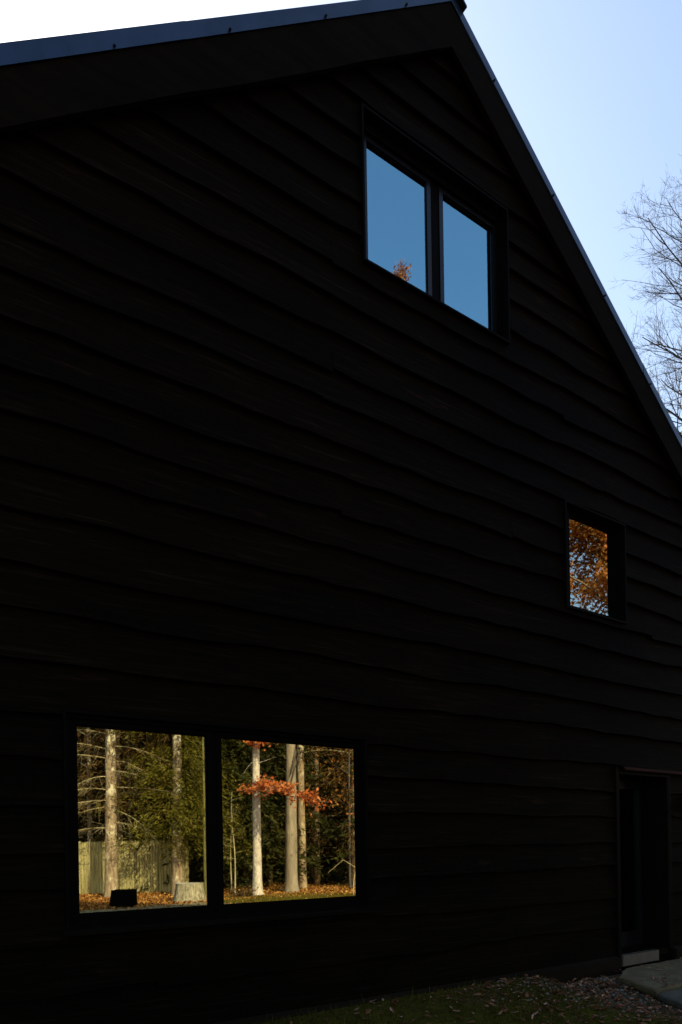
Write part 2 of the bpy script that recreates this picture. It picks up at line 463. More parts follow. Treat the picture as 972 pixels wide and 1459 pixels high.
mb.box(HX0+.17+2, HX1-.17-2, 4.0, 4.1, 3.3, 6.2)
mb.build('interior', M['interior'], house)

# --- roof: two metal slopes, with rake trim, ridge cap
EAVE = 6.75
mb = MB()
for s in (-1, 1):
    xe = APX+s*EAVE
    p = [(APX, OV+.02, ZMB+.02), (xe, OV+.02, ZMB+.02-SL*EAVE), (xe, OV+.02, ZMB-.08-SL*EAVE), (APX, OV+.02, ZMB-.08)]
    mb.prism(p, (0, HY1+.7, 0))
    p = [(APX, OV+.012, ZMB+.075), (xe, OV+.012, ZMB+.075-SL*EAVE), (xe, OV+.012, ZMB+.022-SL*EAVE), (APX, OV+.012, ZMB+.022)]
    mb.prism(p, (0, HY1+.72, 0))
    yy_ = .1
    while yy_ < HY1:                                             # standing seams
        q = [(APX+s*.1, yy_, ZMB+.075-SL*.1), (xe, yy_, ZMB+.075-SL*EAVE), (xe, yy_, ZMB+.115-SL*EAVE), (APX+s*.1, yy_, ZMB+.115-SL*.1)]
        mb.prism(q, (0, .02, 0)); yy_ += .42
roof = mb.build('roof', M['metal'], house)
for s in (-1, 1):
    mb = MB(); xe = APX+s*EAVE
    a0 = APX
    cut = [0, 2.62, 5.6, EAVE] if s < 0 else [0, 3.0, 5.9, EAVE]
    for c0, c1, k in zip(cut[:-1], cut[1:], range(3)):
        yo = OV-.010-.003*k
        c1b = c1 + (.04 if c1 < EAVE else 0)
        x0, x1 = a0+s*c0, a0+s*c1b
        gr = .0075 if s < 0 else 0.
        h0_, h1_ = .113+gr*c0, .113+gr*c1b
        p = [(x0, yo, ZMB-SL*c0), (x1, yo, ZMB-SL*c1b), (x1, yo+.006, ZMB+h1_-SL*c1b), (x0, yo+.006, ZMB+h0_-SL*c0)]
        mb.prism(p, (0, .0025, 0))
        # turned-over top flange, bottom drip lip
        p = [(x0, yo+.006, ZMB+h0_+.0005-SL*c0), (x1, yo+.006, ZMB+h1_+.0005-SL*c1b), (x1, yo+.06, ZMB+h1_+.004-SL*c1b), (x0, yo+.06, ZMB+h0_+.004-SL*c0)]
        mb.prism(p, (0, 0, .003))
    c = .55
    while c < EAVE:                                              # screw heads
        x = a0+s*c; z = ZMB+.022-SL*c
        mb.tube([(x, OV-.030, z), (x, OV-.006, z)], [.008, .012], 8)
        c += .86
    mb.build('rake_trim', M['metal'], roof)
mb = MB()
y0, y1 = OV-.05, HY1+.4
k = .16
mb.prism([(APX-k, y0, ZMB+.128-SL*k), (APX, y0, ZMB+.128), (APX+k, y0, ZMB+.128-SL*k), (APX+k, y0, ZMB+.146-SL*k), (APX, y0, ZMB+.150), (APX-k, y0, ZMB+.146-SL*k)], (0, y1-y0, 0))
mb.build('ridge_cap', M['metal'], roof)

# --- rake boards (deep black fascia) and soffit
for s in (-1, 1):
    mb = MB(); n = 26
    for i in range(n):
        c0, c1 = EAVE*i/n, EAVE*(i+1)/n
        def fb(c): return ZMB-.412-SL*c+.085*c/EAVE + .006*math.sin(c*3.1+s) + .004*math.sin(c*7.7)
        p = [(APX+s*c0, OV, ZMB-.004-SL*c0), (APX+s*c1, OV, ZMB-.004-SL*c1), (APX+s*c1, OV, fb(c1)), (APX+s*c0, OV, fb(c0))]
        if s > 0: p = p[::-1]
        mb.prism(p, (0, .043, 0))
    mb.build('rake_board', M['fascia'], house)
mb = MB()
for s in (-1, 1):
    xe = APX+s*EAVE
    p = [(APX, OV+.047, ZMB-.235), (xe, OV+.047, ZMB-.235-SL*EAVE), (xe, OV+.047, ZMB-.262-SL*EAVE), (APX, OV+.047, ZMB-.262)]
    mb.prism(p, (0, -OV-.052, 0))
mb.build('soffit', M['fascia'], house)

# --- skirt board along the base
mb = MB()
mb.prism([(HX0, -.045, -1.275+EYE), (HX0, -.105, -1.30+EYE), (HX0, -.12, -.12), (HX0, -.045, -.12)], (DOOR[0]-.06-HX0, 0, 0))
mb.prism([(DOOR[1]+.06, -.045, -1.275+EYE), (DOOR[1]+.06, -.105, -1.30+EYE), (DOOR[1]+.06, -.12, -.12), (DOOR[1]+.06, -.045, -.12)], (HX1-DOOR[1]-.06, 0, 0))
mb.build('skirt_board', M['skirt'], house)
# corner post by the eaves
mb = MB(); mb.box(HX0-.03, HX0+.1, -.068, .02, -.2, roofz(HX0, ZR_WALL)-.05); mb.build('corner_board', M['trimwood'], house)
mb = MB(); mb.box(HX1-.1, HX1+.03, -.068, .02, -.2, roofz(HX1, ZR_WALL)-.05)
mb.build('corner_board', M['trimwood'], house)

# --- windows
def window(key, panes, dep, label, sill=True, bar=.02, stile=.06):
    x0, x1, z0, z1 = WIN[key]
    mb = MB()
    mb.ring(x0, x1, z0, z1, bar, -.068, .158)                    # thin box casing standing proud of the boards
    gz0, gz1 = panes[0][2], panes[0][3]
    # fixed frame filling casing to sash
    fx0, fx1 = panes[0][0]-stile, panes[-1][1]+stile
    if gz0-stile-(z0+bar) > .004: mb.box(x0+bar, x1-bar, dep-.045, dep+.055, z0+bar, gz0-stile)
    if (z1-bar)-(gz1+stile) > .004: mb.box(x0+bar, x1-bar, dep-.045, dep+.055, gz1+stile, z1-bar)
    if fx0-(x0+bar) > .004: mb.box(x0+bar, fx0, dep-.044, dep+.054, gz0-stile, gz1+stile)
    if (x1-bar)-fx1 > .004: mb.box(fx1, x1-bar, dep-.044, dep+.054, gz0-stile, gz1+stile)
    for a, b in zip(panes[:-1], panes[1:]):                      # mullion between the sashes
        mb.box(a[1]+stile+.002, b[0]-stile-.002, dep-.01, dep+.05, gz0-stile+.002, gz1+stile-.002)
    w_ = mb.build('window', M['frame'], house); tag(w_, label)
    for p in panes:
        mb = MB()
        mb.ring(p[0]-stile+.001, p[1]+stile-.001, p[2]-stile+.001, p[3]+stile-.001, stile-.012, dep-.018, dep+.04)
        mb.ring(p[0]-.0115, p[1]+.0115, p[2]-.0115, p[3]+.0115, .0115, dep-.006, dep+.03)   # glazing bead, stepped back
        mb.build('sash', M['sash'] if key == 'up' else M['frame'], w_)
        mb = MB(); mb.box(p[0]-.004, p[1]+.004, dep, dep+.006, p[2]-.004, p[3]+.004)
        mb.build('pane', M['skytint_glass'] if key == 'up' else M['glass'], w_)
    if sill:
        mb = MB()
        mb.prism([(x0-.03, -.066, z0-.028), (x0-.03, -.115, z0-.036), (x0-.03, -.115, z0-.008), (x0-.03, -.066, z0+.001)], (x1-x0+.06, 0, 0))
        mb.build('sill', M['trimwood'], w_)
    return w_
E_ = EYE
window('up', [(3.688, 4.366, 5.181+E_, 6.215+E_), (4.593, 5.242, 5.181+E_, 6.215+E_)], .07, 'upper double casement window reflecting blue sky', sill=False)
window('low', [(1.143, 2.058, -.409+E_, .843+E_), (2.190, 3.415, -.409+E_, .843+E_)], .02, 'wide lower window reflecting the sunny wood', stile=.048)
window('rt', [(6.365, 7.198, 2.630+E_, 3.616+E_)], .05, 'small single window reflecting orange leaves', sill=False, stile=.034)

# --- deep set door
x0, x1, z0, z1 = DOOR; RD = .35
mb = MB()
mb.box(x0, x0+.025, -.064, RD, z0, z1); mb.box(x1-.025, x1, -.064, RD, z0, z1); mb.box(x0+.025, x1-.025, -.064, RD, z1-.025, z1)
mb.box(x0-.035, x0-.002, -.066, -.003, z0-.1, z1+.05); mb.box(x1+.002, x1+.05, -.066, -.003, z0-.1, z1+.05)
mb.box(x0+.025, x1-.025, .02, RD, z0-.06, z0-.002)
door = mb.build('door', M['trimwood'], house); tag(door, 'black glazed door set deep in its reveal')
mb = MB()
lx0, lx1 = x0+.028, x1-.028
gx0, gx1, gz0, gz1 = x0+.20, x1-.09, -1.09+EYE, .675+EYE
yd0, yd1 = RD-.06, RD
mb.box(lx0, gx0, yd0, yd1, z0, z1-.027); mb.box(gx1, lx1, yd0, yd1, z0, z1-.027)
mb.box(gx0, gx1, yd0, yd1, z0, gz0); mb.box(gx0, gx1, yd0, yd1, gz1, z1-.027)
mb.ring(gx0-.02, gx1+.02, gz0-.02, gz1+.02, .02, yd0-.012, yd0-.0005)
mb.build('door_leaf', M['doorpaint'], door)
mb = MB(); mb.box(gx0, gx1, RD-.035, RD-.028, gz0, gz1); mb.build('door_glass', M['doorglass'], door)
mb = MB()
mb.tube([(lx0+.08, yd0, .95), (lx0+.08, yd0-.05, .95)], [.012, .012], 10); mb.tube([(lx0+.08, yd0-.05, .95), (lx0+.2, yd0-.05, .95)], [.011, .009], 10)
mb.box(lx0+.06, lx0+.1, yd0-.008, yd0-.001, .86, 1.04)
mb.build('handle', M['lamp'], door)
mb = MB(); mb.box(x0+.027, x0+.74, -.078, .018, z0-.125, z0-.004); mb.build('threshold', M['sillmetal'], door)
mb = MB(); mb.prism([(x0+.1, -.067, z1+.035), (x0+.1, -.10, z1+.02), (x0+.1, -.10, z1+.032), (x0+.1, -.067, z1+.06)], (1.75, 0, 0))
mb.build('drip_cap', M['dripcap'], door)

# wall lamp right of the door
mb = MB()
mb.box(8.375, 8.495, -.068, -.045, .405+EYE, .575+EYE)
mb.box(8.39, 8.48, -.17, -.069, .43+EYE, .55+EYE)
mb.prism([(8.38,-.17,.552+EYE),(8.49,-.17,.552+EYE),(8.47,-.13,.575+EYE),(8.40,-.13,.575+EYE)], (0,.1,0))
wl = mb.build('wall_lamp', M['lamp'], loc=(8.435,-.04,.49+EYE))
tag(wl, 'small black box lamp fixed to the boards right of the door', 'lamp')

# curtain behind the right end of the wide lower window
mb = MB(); n = 44
for i in range(n):
    xa, xb = 3.36+.62*i/n, 3.36+.62*(i+1)/n
    ya, yb = .30+.025*math.sin(i*1.1), .30+.025*math.sin((i+1)*1.1)
    mb.quad((xa,ya,.95),(xb,yb,.95),(xb,yb,2.45),(xa,ya,2.45))
    mb.quad((xa,ya+.004,2.45),(xb,yb+.004,2.45),(xb,yb+.004,.95),(xa,ya+.004,.95))
cu_ = mb.build('curtain', M['curtain'], loc=(3.67,.30,.95), smooth=True)
tag(cu_, 'pale linen curtain hanging inside the right end of the wide lower window', 'curtain')

# ------------------------------------------------------------------ flagstones by the door
def stone(name, pts, zt, th, mat, label):
    cx = sum(p[0] for p in pts)/len(pts); cy = sum(p[1] for p in pts)/len(pts)
    r = random.Random(len(pts)+int(cx*100)); ring = []
    for a, b in zip(pts, pts[1:]+pts[:1]):
        L = math.hypot(b[0]-a[0], b[1]-a[1]); k = max(2, int(L/.09))
        for i in range(k):
            t = i/k
            ring.append((a[0]+(b[0]-a[0])*t+r.uniform(-.012,.012), a[1]+(b[1]-a[1])*t+r.uniform(-.012,.012)))
    m = len(ring); v = []; f = []
    def lay(sc, z, jit): 
        for (x, y) in ring: v.append((cx+(x-cx)*sc, cy+(y-cy)*sc, z+r.uniform(-jit, jit)))
    lay(.985, zt-th, .006); lay(1.0, zt-th*.6, .004); lay(.997, zt-.012, .004); lay(.975, zt, .004); lay(.6, zt+.006, .003)
    v.append((cx, cy, zt+.008)); c = len(v)-1
    for l in range(4):
        for i in range(m):
            j = (i+1) % m; f.append((l*m+i, l*m+j, (l+1)*m+j, (l+1)*m+i))
    for i in range(m): f.append((4*m+i, 4*m+(i+1) % m, c))
    o = mesh_obj(name, [(a-cx, b-cy, z-zt+th) for a, b, z in v], f, mat, smooth=False); o.location = (cx, cy, zt-th)
    return tag(o, label, 'flagstone')
stone('flagstone', [(6.98,-.135),(6.50,-.40),(6.16,-1.02),(7.3,-.98),(8.5,-.86),(8.5,-.135)], -1.405+EYE, .075, M['flag'], 'broad olive grey flagstone step laid against the door threshold')
stone('flagstone', [(6.14,-1.05),(5.86,-1.5),(6.3,-2.1),(7.6,-2.0),(7.9,-.96),(7.3,-1.01)], -1.425+EYE, .075, M['flag2'], 'bluish flagstone lying in front of the door step stone')

# near ground cover: oak leaves, gravel, moss blades
OAK = [(0,0),(.10,.10),(.07,.20),(.22,.30),(.14,.42),(.30,.56),(.17,.66),(.20,.82),(.06,.88),(0,1.0)]
def in_flag(x, y): return x > 5.95 and y > -2.0 and (x-5.95) > -( y+.4)*-.0 + max(0, (-.4-y)*-.0) and x > 6.5+(y+.4)*.6
mb = MB()
def oak(x, y, z, s):
    a = random.uniform(0, 6.28); ca, sa = math.cos(a), math.sin(a)
    tx, ty = random.gauss(0,.22), random.gauss(0,.22); cup = random.uniform(-.4,.9)
    L = [(px, py) for px, py in OAK] + [(-px, py) for px, py in OAK[1:-1]][::-1]
    pts = []
    for px, py in L:
        u, v = px*s*random.uniform(.9,1.1), (py-.5)*s
        zz = z + abs(tx*s*.5)+abs(ty*s*.5) + u*tx + v*ty + cup*(abs(u)*.8)*.6
        pts.append((x+u*ca-v*sa, y+u*sa+v*ca, zz))
    n = len(OAK)
    # two halves along the midrib so the leaf folds
    mb.poly(pts[:n]); mb.poly([pts[0]]+pts[n-1:])
cnt = 0
while cnt < 2300:
    x = random.uniform(1.6, 8.2); y = -.13-abs(random.gauss(0, .95))
    if y < -2.6: continue
    dens = .10 + .90*(1/(1+math.exp(-(x-4.9)/.35)))
    if random.random() > dens*(.35+.65*(.5+.5*math.sin(x*5.1+2*math.sin(y*3))*math.sin(y*5.3+x))): continue
    fl = in_flag(x, y)
    if fl and random.random() > .05: continue
    oak(x, y, (gz(x, y) if not fl else .1)+.006, random.choice((random.uniform(.02,.04), random.uniform(.035,.06), random.uniform(.05,.085)))); cnt += 1
tag(mb.build('fallen_leaves', M['fallen']), 'brown lobed oak leaves fallen on the ground by the wall', 'leaves', kind='stuff')
mb = MB(); cnt = 0
while cnt < 1100:
    x = random.gauss(6.15, .6); y = -.14-abs(random.gauss(0, .62))
    if in_flag(x, y) or x < 4.2 or x > 8: continue
    s = random.uniform(.008, .024); z = gz(x, y)+s*.2
    n = len(mb.v)
    for dx, dy, dz in ((1,0,0),(0,1,0),(-1,0,0),(0,-1,0),(0,0,.8),(0,0,-.6)):
        mb.v.append((x+dx*s*random.uniform(.7,1.2), y+dy*s*random.uniform(.7,1.2), z+dz*s*random.uniform(.7,1.1)))
    for q in ((0,1,4),(1,2,4),(2,3,4),(3,0,4),(1,0,5),(2,1,5),(3,2,5),(0,3,5)): mb.f.append(tuple(n+i for i in q))
    cnt += 1
tag(mb.build('gravel', M['gravel']), 'loose grey gravel between the moss and the flagstones', 'gravel', kind='stuff')
mb = MB(); cnt = 0
while cnt < 14000:
    x = random.uniform(1.2, 8.0); y = -.12-abs(random.gauss(0, 1.0))
    if y < -2.8 or in_flag(x, y): continue
    dens = 1/(1+math.exp((x-5.35)/.25)) + .12
    dens *= .35+.65*(.5+.5*math.sin(x*3.1+math.sin(y*4))*math.sin(y*3.7+x))
    if random.random() > dens: continue
    h = random.uniform(.012, .05) if random.random() < .95 else random.uniform(.06,.12)
    a = random.uniform(0, 6.28); wd = random.uniform(.0025, .005)
    dx, dy = math.cos(a)*wd, math.sin(a)*wd; l = random.uniform(-.6,.6)*h; l2 = random.uniform(-.6,.6)*h
    z = gz(x, y)-.004
    n = len(mb.v); mb.v += [(x-dx,y-dy,z),(x+dx,y+dy,z),(x+l,y+l2,z+h)]; mb.f.append((n,n+1,n+2)); cnt += 1
tag(mb.build('grass', M['grass']), 'short mossy grass growing along the foot of the wall', 'grass', kind='stuff')

# ------------------------------------------------------------------ the yard and wood opposite the gable (seen mirrored in the panes)
def at(px, zc, z=0., ref=.05):
    """a spot in the yard: the direction it is seen in and how far out it stands"""
    u = (px-486.)*math.cos(ROLL)
    P = Vector((0,-D,0)) + (fw*FPX + r0*u)*(zc/FPX)
    return Vector((P.x, 2*ref-P.y, z))

# path: pale worn strip across the yard
mb = MB()
pts_n, pts_f = [], []
for i in range(41):
    x = -6+34*i/40
    yf = -13.55-.5*math.sin((x-3)*.14)+.09*max(0, x-6.5)*1.6
    pts_f.append((x, yf, 0)); pts_n.append((x, yf+2.1-.04*max(0, x-5), 0))
for i in range(17):
    a, b, c, d = pts_f[i], pts_f[i+1], pts_n[i+1], pts_n[i]
    P = [(p[0], p[1], gz(p[0], p[1])+.02) for p in (d, c, b, a)]
    mb.quad(*P)
tag(mb.build('path', M['path']), kind='structure')

# leaf litter in the sun
N = 60000
lx = rng.uniform(-2, 30, N); ly = -11.2-rng.gamma(2.0, 3.2, N)
keep = ly > -34
lx, ly = lx[keep], ly[keep]
pyf = -13.55-.5*np.sin((lx-3)*.14)+.144*np.maximum(0, lx-6.5)
keep = (ly < pyf-.02) | (rng.random(len(lx)) < .12)
lx, ly = lx[keep], ly[keep]
LC = np.array([(x, y, gz(x, y)+.02+.03*rng.random()) for x, y in zip(lx, ly)])
tag(leaf_obj('leaf_litter', LC, .075, M['litter'], aspect=.7), 'carpet of dry orange leaves under the trees in front of the fence', 'leaves', kind='stuff')

mb = MB()
for k in range(14000):
    q = at(random.uniform(300, 520), random.uniform(19.0, 22.6)); x, y = q.x, q.y
    h = random.uniform(.03,.11); a = random.uniform(0,6.28); dx, dy = math.cos(a)*.007, math.sin(a)*.007
    z = gz(x, y); n = len(mb.v); mb.v += [(x-dx,y-dy,z),(x+dx,y+dy,z),(x+random.uniform(-.6,.6)*h,y+random.uniform(-.6,.6)*h,z+h)]; mb.f.append((n,n+1,n+2))
tag(mb.build('yard_grass', M['needle_warm']), 'yellow green grass among the leaves before the white beech', 'grass', kind='stuff')

# stump
p = at(268, 20.4, -.02)
mb = MB(); n = 40; rows = 9
st = empty('tree_stump', p, 'wide pale sawn tree stump standing in the leaves before the fence', 'stump')
for j in range(rows):
    t = j/(rows-1); z = .56*t
    for k in range(n):
        a = 2*math.pi*k/n
        fl = 1+.28*(1-t)**2+.05*math.sin(a*7+.5)*(1-.5*t)+.025*math.sin(a*13+1.7*t)
        r_ = .40*fl
        mb.v.append((p.x+math.cos(a)*r_, p.y+math.sin(a)*r_, p.z+z+(.012*math.sin(a*2) if j == rows-1 else 0)))
for j in range(rows-1):
    for k in range(n):
        k2 = (k+1) % n; mb.f.append((j*n+k, j*n+k2, (j+1)*n+k2, (j+1)*n+k))
mb.build('bark', M['stump'], st, smooth=True)
mb = MB(); mb.poly([(p.x+math.cos(2*math.pi*k/n)*.398, p.y+math.sin(2*math.pi*k/n)*.398, p.z+.563+.012*math.sin(4*math.pi*k/n)) for k in range(n)])
mb.build('cut_top', M['stumptop'], st)

# black tub
p = at(174, 18.9, .0); mb = MB()
d = Vector((r0.x, -r0.y, 0)); e = Vector((fw.x, -fw.y, 0))
def fr(u, v, z): q = p+d*(u*.84)+e*v; return (q.x, q.y, p.z+z*.93)
lo = [fr(-.37,-.28,0.0),fr(.36,-.28,0.0),fr(.36,.28,0.0),fr(-.37,.28,0.0)]
hi = [fr(-.31,-.24,.49),fr(.36,-.26,.49),fr(.36,.24,.49),fr(-.31,.24,.49)]
n = len(mb.v); mb.v += lo+hi; mb.f += [tuple(n+i for i in q) for q in ((0,3,2,1),(0,1,5,4),(1,2,6,5),(2,3,7,6),(3,0,4,7))]
rim = [fr(-.33,-.26,.49),fr(.38,-.28,.49),fr(.38,.26,.49),fr(-.33,.26,.49)]
ins = [fr(-.28,-.21,.50),fr(.33,-.23,.50),fr(.33,.21,.50),fr(-.28,.21,.50)]
flo = [fr(-.30,-.22,.06),fr(.32,-.23,.06),fr(.32,.22,.06),fr(-.30,.22,.06)]
n = len(mb.v); mb.v += rim+ins+flo
for i in range(4):
    j = (i+1) % 4
    mb.f.append((n+i,n+j,n+4+j,n+4+i)); mb.f.append((n+4+i,n+4+j,n+8+j,n+8+i)); 
mb.f.append((n+8,n+9,n+10,n+11))
tag(mb.build('black_tub', M['tub'], loc=p), 'black open tub standing on the leaves before the lichen spotted pine', 'tub')

# fence of upright boards
fa, fb_ = at(60, 25.2), at(264, 24.6)
fd = (fb_-fa).normalized(); fl_ = (fb_-fa).length; fn = Vector((-fd.y, fd.x, 0))
if fn.y < 0: fn = -fn
fence = empty('fence', fa, 'weathered tan board fence standing behind the pine trees', 'fence')
mb = MB(); s_ = 0.
while s_ < fl_:
    wd = random.uniform(.085, .115); h = 1.88+random.uniform(-.02,.02); o_ = random.uniform(0,.02)
    a = fa+fd*s_+fn*o_; b = fa+fd*(s_+wd-.014)+fn*(o_+random.uniform(-.004,.004))
    mb.prism([(a.x,a.y,-.05),(b.x,b.y,-.05),(b.x,b.y,h-.02),((a.x+b.x)/2,(a.y+b.y)/2,h+.01),(a.x,a.y,h-.02)], (-fn.x*.02,-fn.y*.02,0))
    s_ += wd
mb.build('board_panel', M['fence'], fence)
for zz in (.35, 1.5):
    mb = MB(); a = fa-fn*.04; b = fb_-fn*.04
    mb.prism([(a.x,a.y,zz),(b.x,b.y,zz),(b.x,b.y,zz+.09),(a.x,a.y,zz+.09)], (-fn.x*.045,-fn.y*.045,0)); mb.build('rail', M['fence'], fence)
for k in range(4):
    q = fa+fd*(fl_*(k+.02)/3.05)-fn*.14; mb = MB(); mb.box(q.x-.05,q.x+.05,q.y-.05,q.y+.05,-.1,1.8); mb.build('post', M['fence'], fence)

# ------------------------------------------------------------------ trees
def trunk_path(p, h, lean=(0,0), wob=.06, n=14):
    ph = random.uniform(0, 6); out = []
    for i in range(n+1):
        t = i/n
        out.append((p.x+lean[0]*h*t+wob*math.sin(ph+t*5)*t, p.y+lean[1]*h*t+wob*math.cos(ph*1.3+t*4)*t, p.z+h*t))
    return out
def trunk_obj(root, p, h, r, mat, lean=(0,0), flare=.35, wob=.06, top=.25, rough=.025):
    # finer rings near the ground so the root flare shows
    P = trunk_path(p, h, lean, wob, 22)
    hs = [0,.06,.14,.26,.45]
    ex = [(P[0][0]+(P[1][0]-P[0][0])*q/(h/22), P[0][1]+(P[1][1]-P[0][1])*q/(h/22), p.z+q) for q in hs if q < h/22]
    Q = ex+P[1:]
    rad = []
    for q in Q:
        z = q[2]-p.z; t = z/h
        rad.append(r*((1-t)*(1-top)+top)*(1+flare*math.exp(-z/.22)))
    mb = MB(); mb.tube(Q, rad, 14, rough)
    return mb.build('trunk', mat, root, smooth=True), Q, rad

def limb(mb, a, direc, L, r, droop, n=7, twigs=0, tw=.35, sides=5):
    p = Vector(a); d = Vector(direc).normalized(); pts = [p.copy()]; rad = [r]
    for i in range(n):
        d = (d + Vector((random.uniform(-.12,.12), random.uniform(-.12,.12), -droop/n+random.uniform(-.05,.05)))).normalized()
        p = p + d*(L/n); pts.append(p.copy()); rad.append(r*(1-(i+1)/n*.85))
    mb.tube(pts, rad, sides, 0, False)
    for k in range(twigs):
        i = random.randint(1, n-1); q = pts[i].lerp(pts[i+1], random.random())
        dd = (d + Vector((random.uniform(-1,1), random.uniform(-1,1), random.uniform(-.7,.5)))).normalized()
        l = tw*random.uniform(.4,1.2); m_ = q+dd*l*.5+Vector((0,0,-.03*l)); e_ = q+dd*l+Vector((0,0,-.18*l))
        mb.tube([q, m_, e_], [r*.28, r*.2, r*.06], 3, 0, False)
    return pts

def conifer_points(H, z0, L0, whorl=.42, nb=6, per=.17, cl=5, droop=.35, spread=.16, gap=.15):
    C = []; Dv = []
    z = z0
    while z < H:
        t = (z-z0)/(H-z0)
        for b in range(nb):
            if random.random() < gap: continue
            a = random.uniform(0, 6.28); L = (L0*(1-t)**.75+.25)*random.uniform(.6,1.15)
            zz = z+random.uniform(-.2,.2); s = .25
            while s < L:
                u = s/L; q = Vector((math.cos(a)*s, math.sin(a)*s, zz+.12*s-droop*s*u))
                for c in range(cl):
                    C.append((q.x+random.gauss(0,spread), q.y+random.gauss(0,spread), q.z+random.gauss(0,spread*.55)))
                    Dv.append((math.cos(a+random.uniform(-.9,.9)), math.sin(a+random.uniform(-.9,.9)), -.35))
                s += per
        z += whorl
    return np.array(C), np.array(Dv)

# -- pine with bare arching limbs (lichen spotted)
p = at(157, 23.2, -.03)
pine = empty('pine_tree', p, 'grey brown pine with lichen spots and bare arching branches before the fence', 'tree')
side = Vector((r0.x, -r0.y, 0))
t_, Q, rad = trunk_obj(pine, p, 17, .215, M['bark_pine'], lean=(side.x*.014, side.y*.014), flare=.25)
mb = MB()
def on(Q, z):
    for a, b in zip(Q[:-1], Q[1:]):
        if a[2] <= z <= b[2]:
            f = (z-a[2])/(b[2]-a[2]); return Vector(a).lerp(Vector(b), f)
    return Vector(Q[-1])
for z, sgn, L, up_, dr in ((3.55,-1,1.9,.25,.75),(3.65,1,2.0,.05,.35),(3.2,-1,1.4,.1,.7),(2.95,1,1.9,-.15,.55),(4.6,-1,1.8,.2,.5),(4.5,1,1.5,.35,1.1),
                         (4.9,-1,1.6,.3,.4),(5.0,1,1.9,.1,.6),(5.4,-1,1.8,.4,.5),(3.0,-1,1.2,0,.5),(2.5,1,1.2,0,.4),(5.7,1,1.8,.3,.6),(4.2,1,1.3,.1,.5),(4.0,-1,1.2,.3,.9),(6.2,-1,2,.3,.5),(6.3,1,2,.3,.5),(2.3,-1,1.0,.1,.3)):
    dd = side*sgn + Vector((0,0,up_)) + Vector((random.uniform(-.35,.35), random.uniform(.0,.5), 0))
    limb(mb, on(Q, z), dd, L, .017, dr, twigs=26, tw=.5)
mb.build('limb', M['deadtwig'], pine, smooth=True)
C, Dv = conifer_points(16.5, 6.2, 2.6)
C = C+np.array([p.x, p.y, 0]); leaf_obj('crown', C, .34, M['needle_warm'], pine, .3, Dv, .6)
# thin yellowish sprays around the limbs
C = []; 
for _ in range(2600):
    z = random.uniform(2.9, 6.6); s = random.uniform(-2.0, 2.0)
    q = p+side*s+Vector((0, random.uniform(-.6,.6), 0)); C.append((q.x, q.y, z-.12*abs(s)))
leaf_obj('needle_spray', np.array(C), .22, M['brown_spray'], pine, .12)

# -- hemlock-like evergreen with olive sprays, trunk showing through
p = at(251, 23.4, -.03)
hem = empty('evergreen_tree', p, 'olive green evergreen with a pale trunk showing through its hanging sprays behind the stump', 'tree')
t_, Q, rad = trunk_obj(hem, p, 18, .19, M['bark_pine'], lean=(side.x*.012, side.y*.012), flare=.2)

C, Dv = conifer_points(17.5, 2.1, 2.1, whorl=.36, nb=7, droop=.42, gap=.25)
# leave the side facing the house thin around the trunk in the upper part
kk = []
for c in C:
    rel = Vector((c[0], c[1], 0)); s = rel.dot(side); f = rel.y
    if abs(s) < .30 and f > 0 and (4.2 < c[2]) and random.random() < .8: kk.append(False)
    elif c[2] < 5.0 and s < -.9 and random.random() < .6: kk.append(False)
    else: kk.append(True)
C, Dv = C[kk], Dv[kk]
ex = []
for _ in range(520):
    s = random.uniform(-.5, 1.5); q = side*s + Vector((0, random.uniform(.25,.9), 0)); ex.append((q.x, q.y, random.uniform(1.25+.15*abs(s), 4.0)))
C = np.concatenate([C, np.array(ex)]); Dv = np.concatenate([Dv, np.tile([.3,.6,-.5], (520,1))])
C = np.repeat(C, 5, 0) + rng.normal(scale=.11, size=(5*len(C),3)); Dv = np.repeat(Dv, 5, 0)
leaf_obj('crown', C+np.array([p.x,p.y,0]), .15, M['needle_warm'], hem, .22, Dv, .6)

# -- slender mossy trunk next to the stump
p = at(290.5, 22.0, -.03)
sl_ = empty('slender_tree', p, 'slender yellow mossy trunk rising just right of the stump', 'tree')
t_, Q, rad = trunk_obj(sl_, p, 11, .045, M['bark_moss'], flare=.3, wob=.05)
mb = MB()
for z in np.linspace(2.0, 10.5, 22):
    a = random.uniform(0,6.28); limb(mb, on(Q, z), (math.cos(a), math.sin(a), .4), random.uniform(.5,1.1), .012, .3, twigs=4, tw=.3)
mb.build('limb', M['bark_moss'], sl_)
C = [tuple(on(Q, z)+Vector((random.gauss(0,.5),random.gauss(0,.5),0))) for z in np.random.default_rng(3).uniform(5.5,11,900)]
leaf_obj('crown', np.array(C), .14, M['needle_warm'], sl_, .5)

# -- pale beech with orange leaf sprays
p = at(364.5, 22.5, -.04)
beech = empty('beech_tree', p, 'white barked beech with orange leaf sprays and leaf shadows on its trunk', 'tree')
t_, Q, rad = trunk_obj(beech, p, 15, .152, M['bark_white'], lean=(side.x*.009, side.y*.009), flare=.62, wob=.05, rough=.03)
mb = MB()
toward = Vector((0, 1, 0))
def spray_line(u0, u1, z0_, z1_, yo, n_):
    out = []
    for i in range(n_):
        t = i/(n_-1); q = p+side*(u0+(u1-u0)*t)+toward*yo+Vector((0,0,0)); q.z = z0_+(z1_-z0_)*t-.10*math.sin(t*5)*t
        out.append(q)
    return out
Lp = []
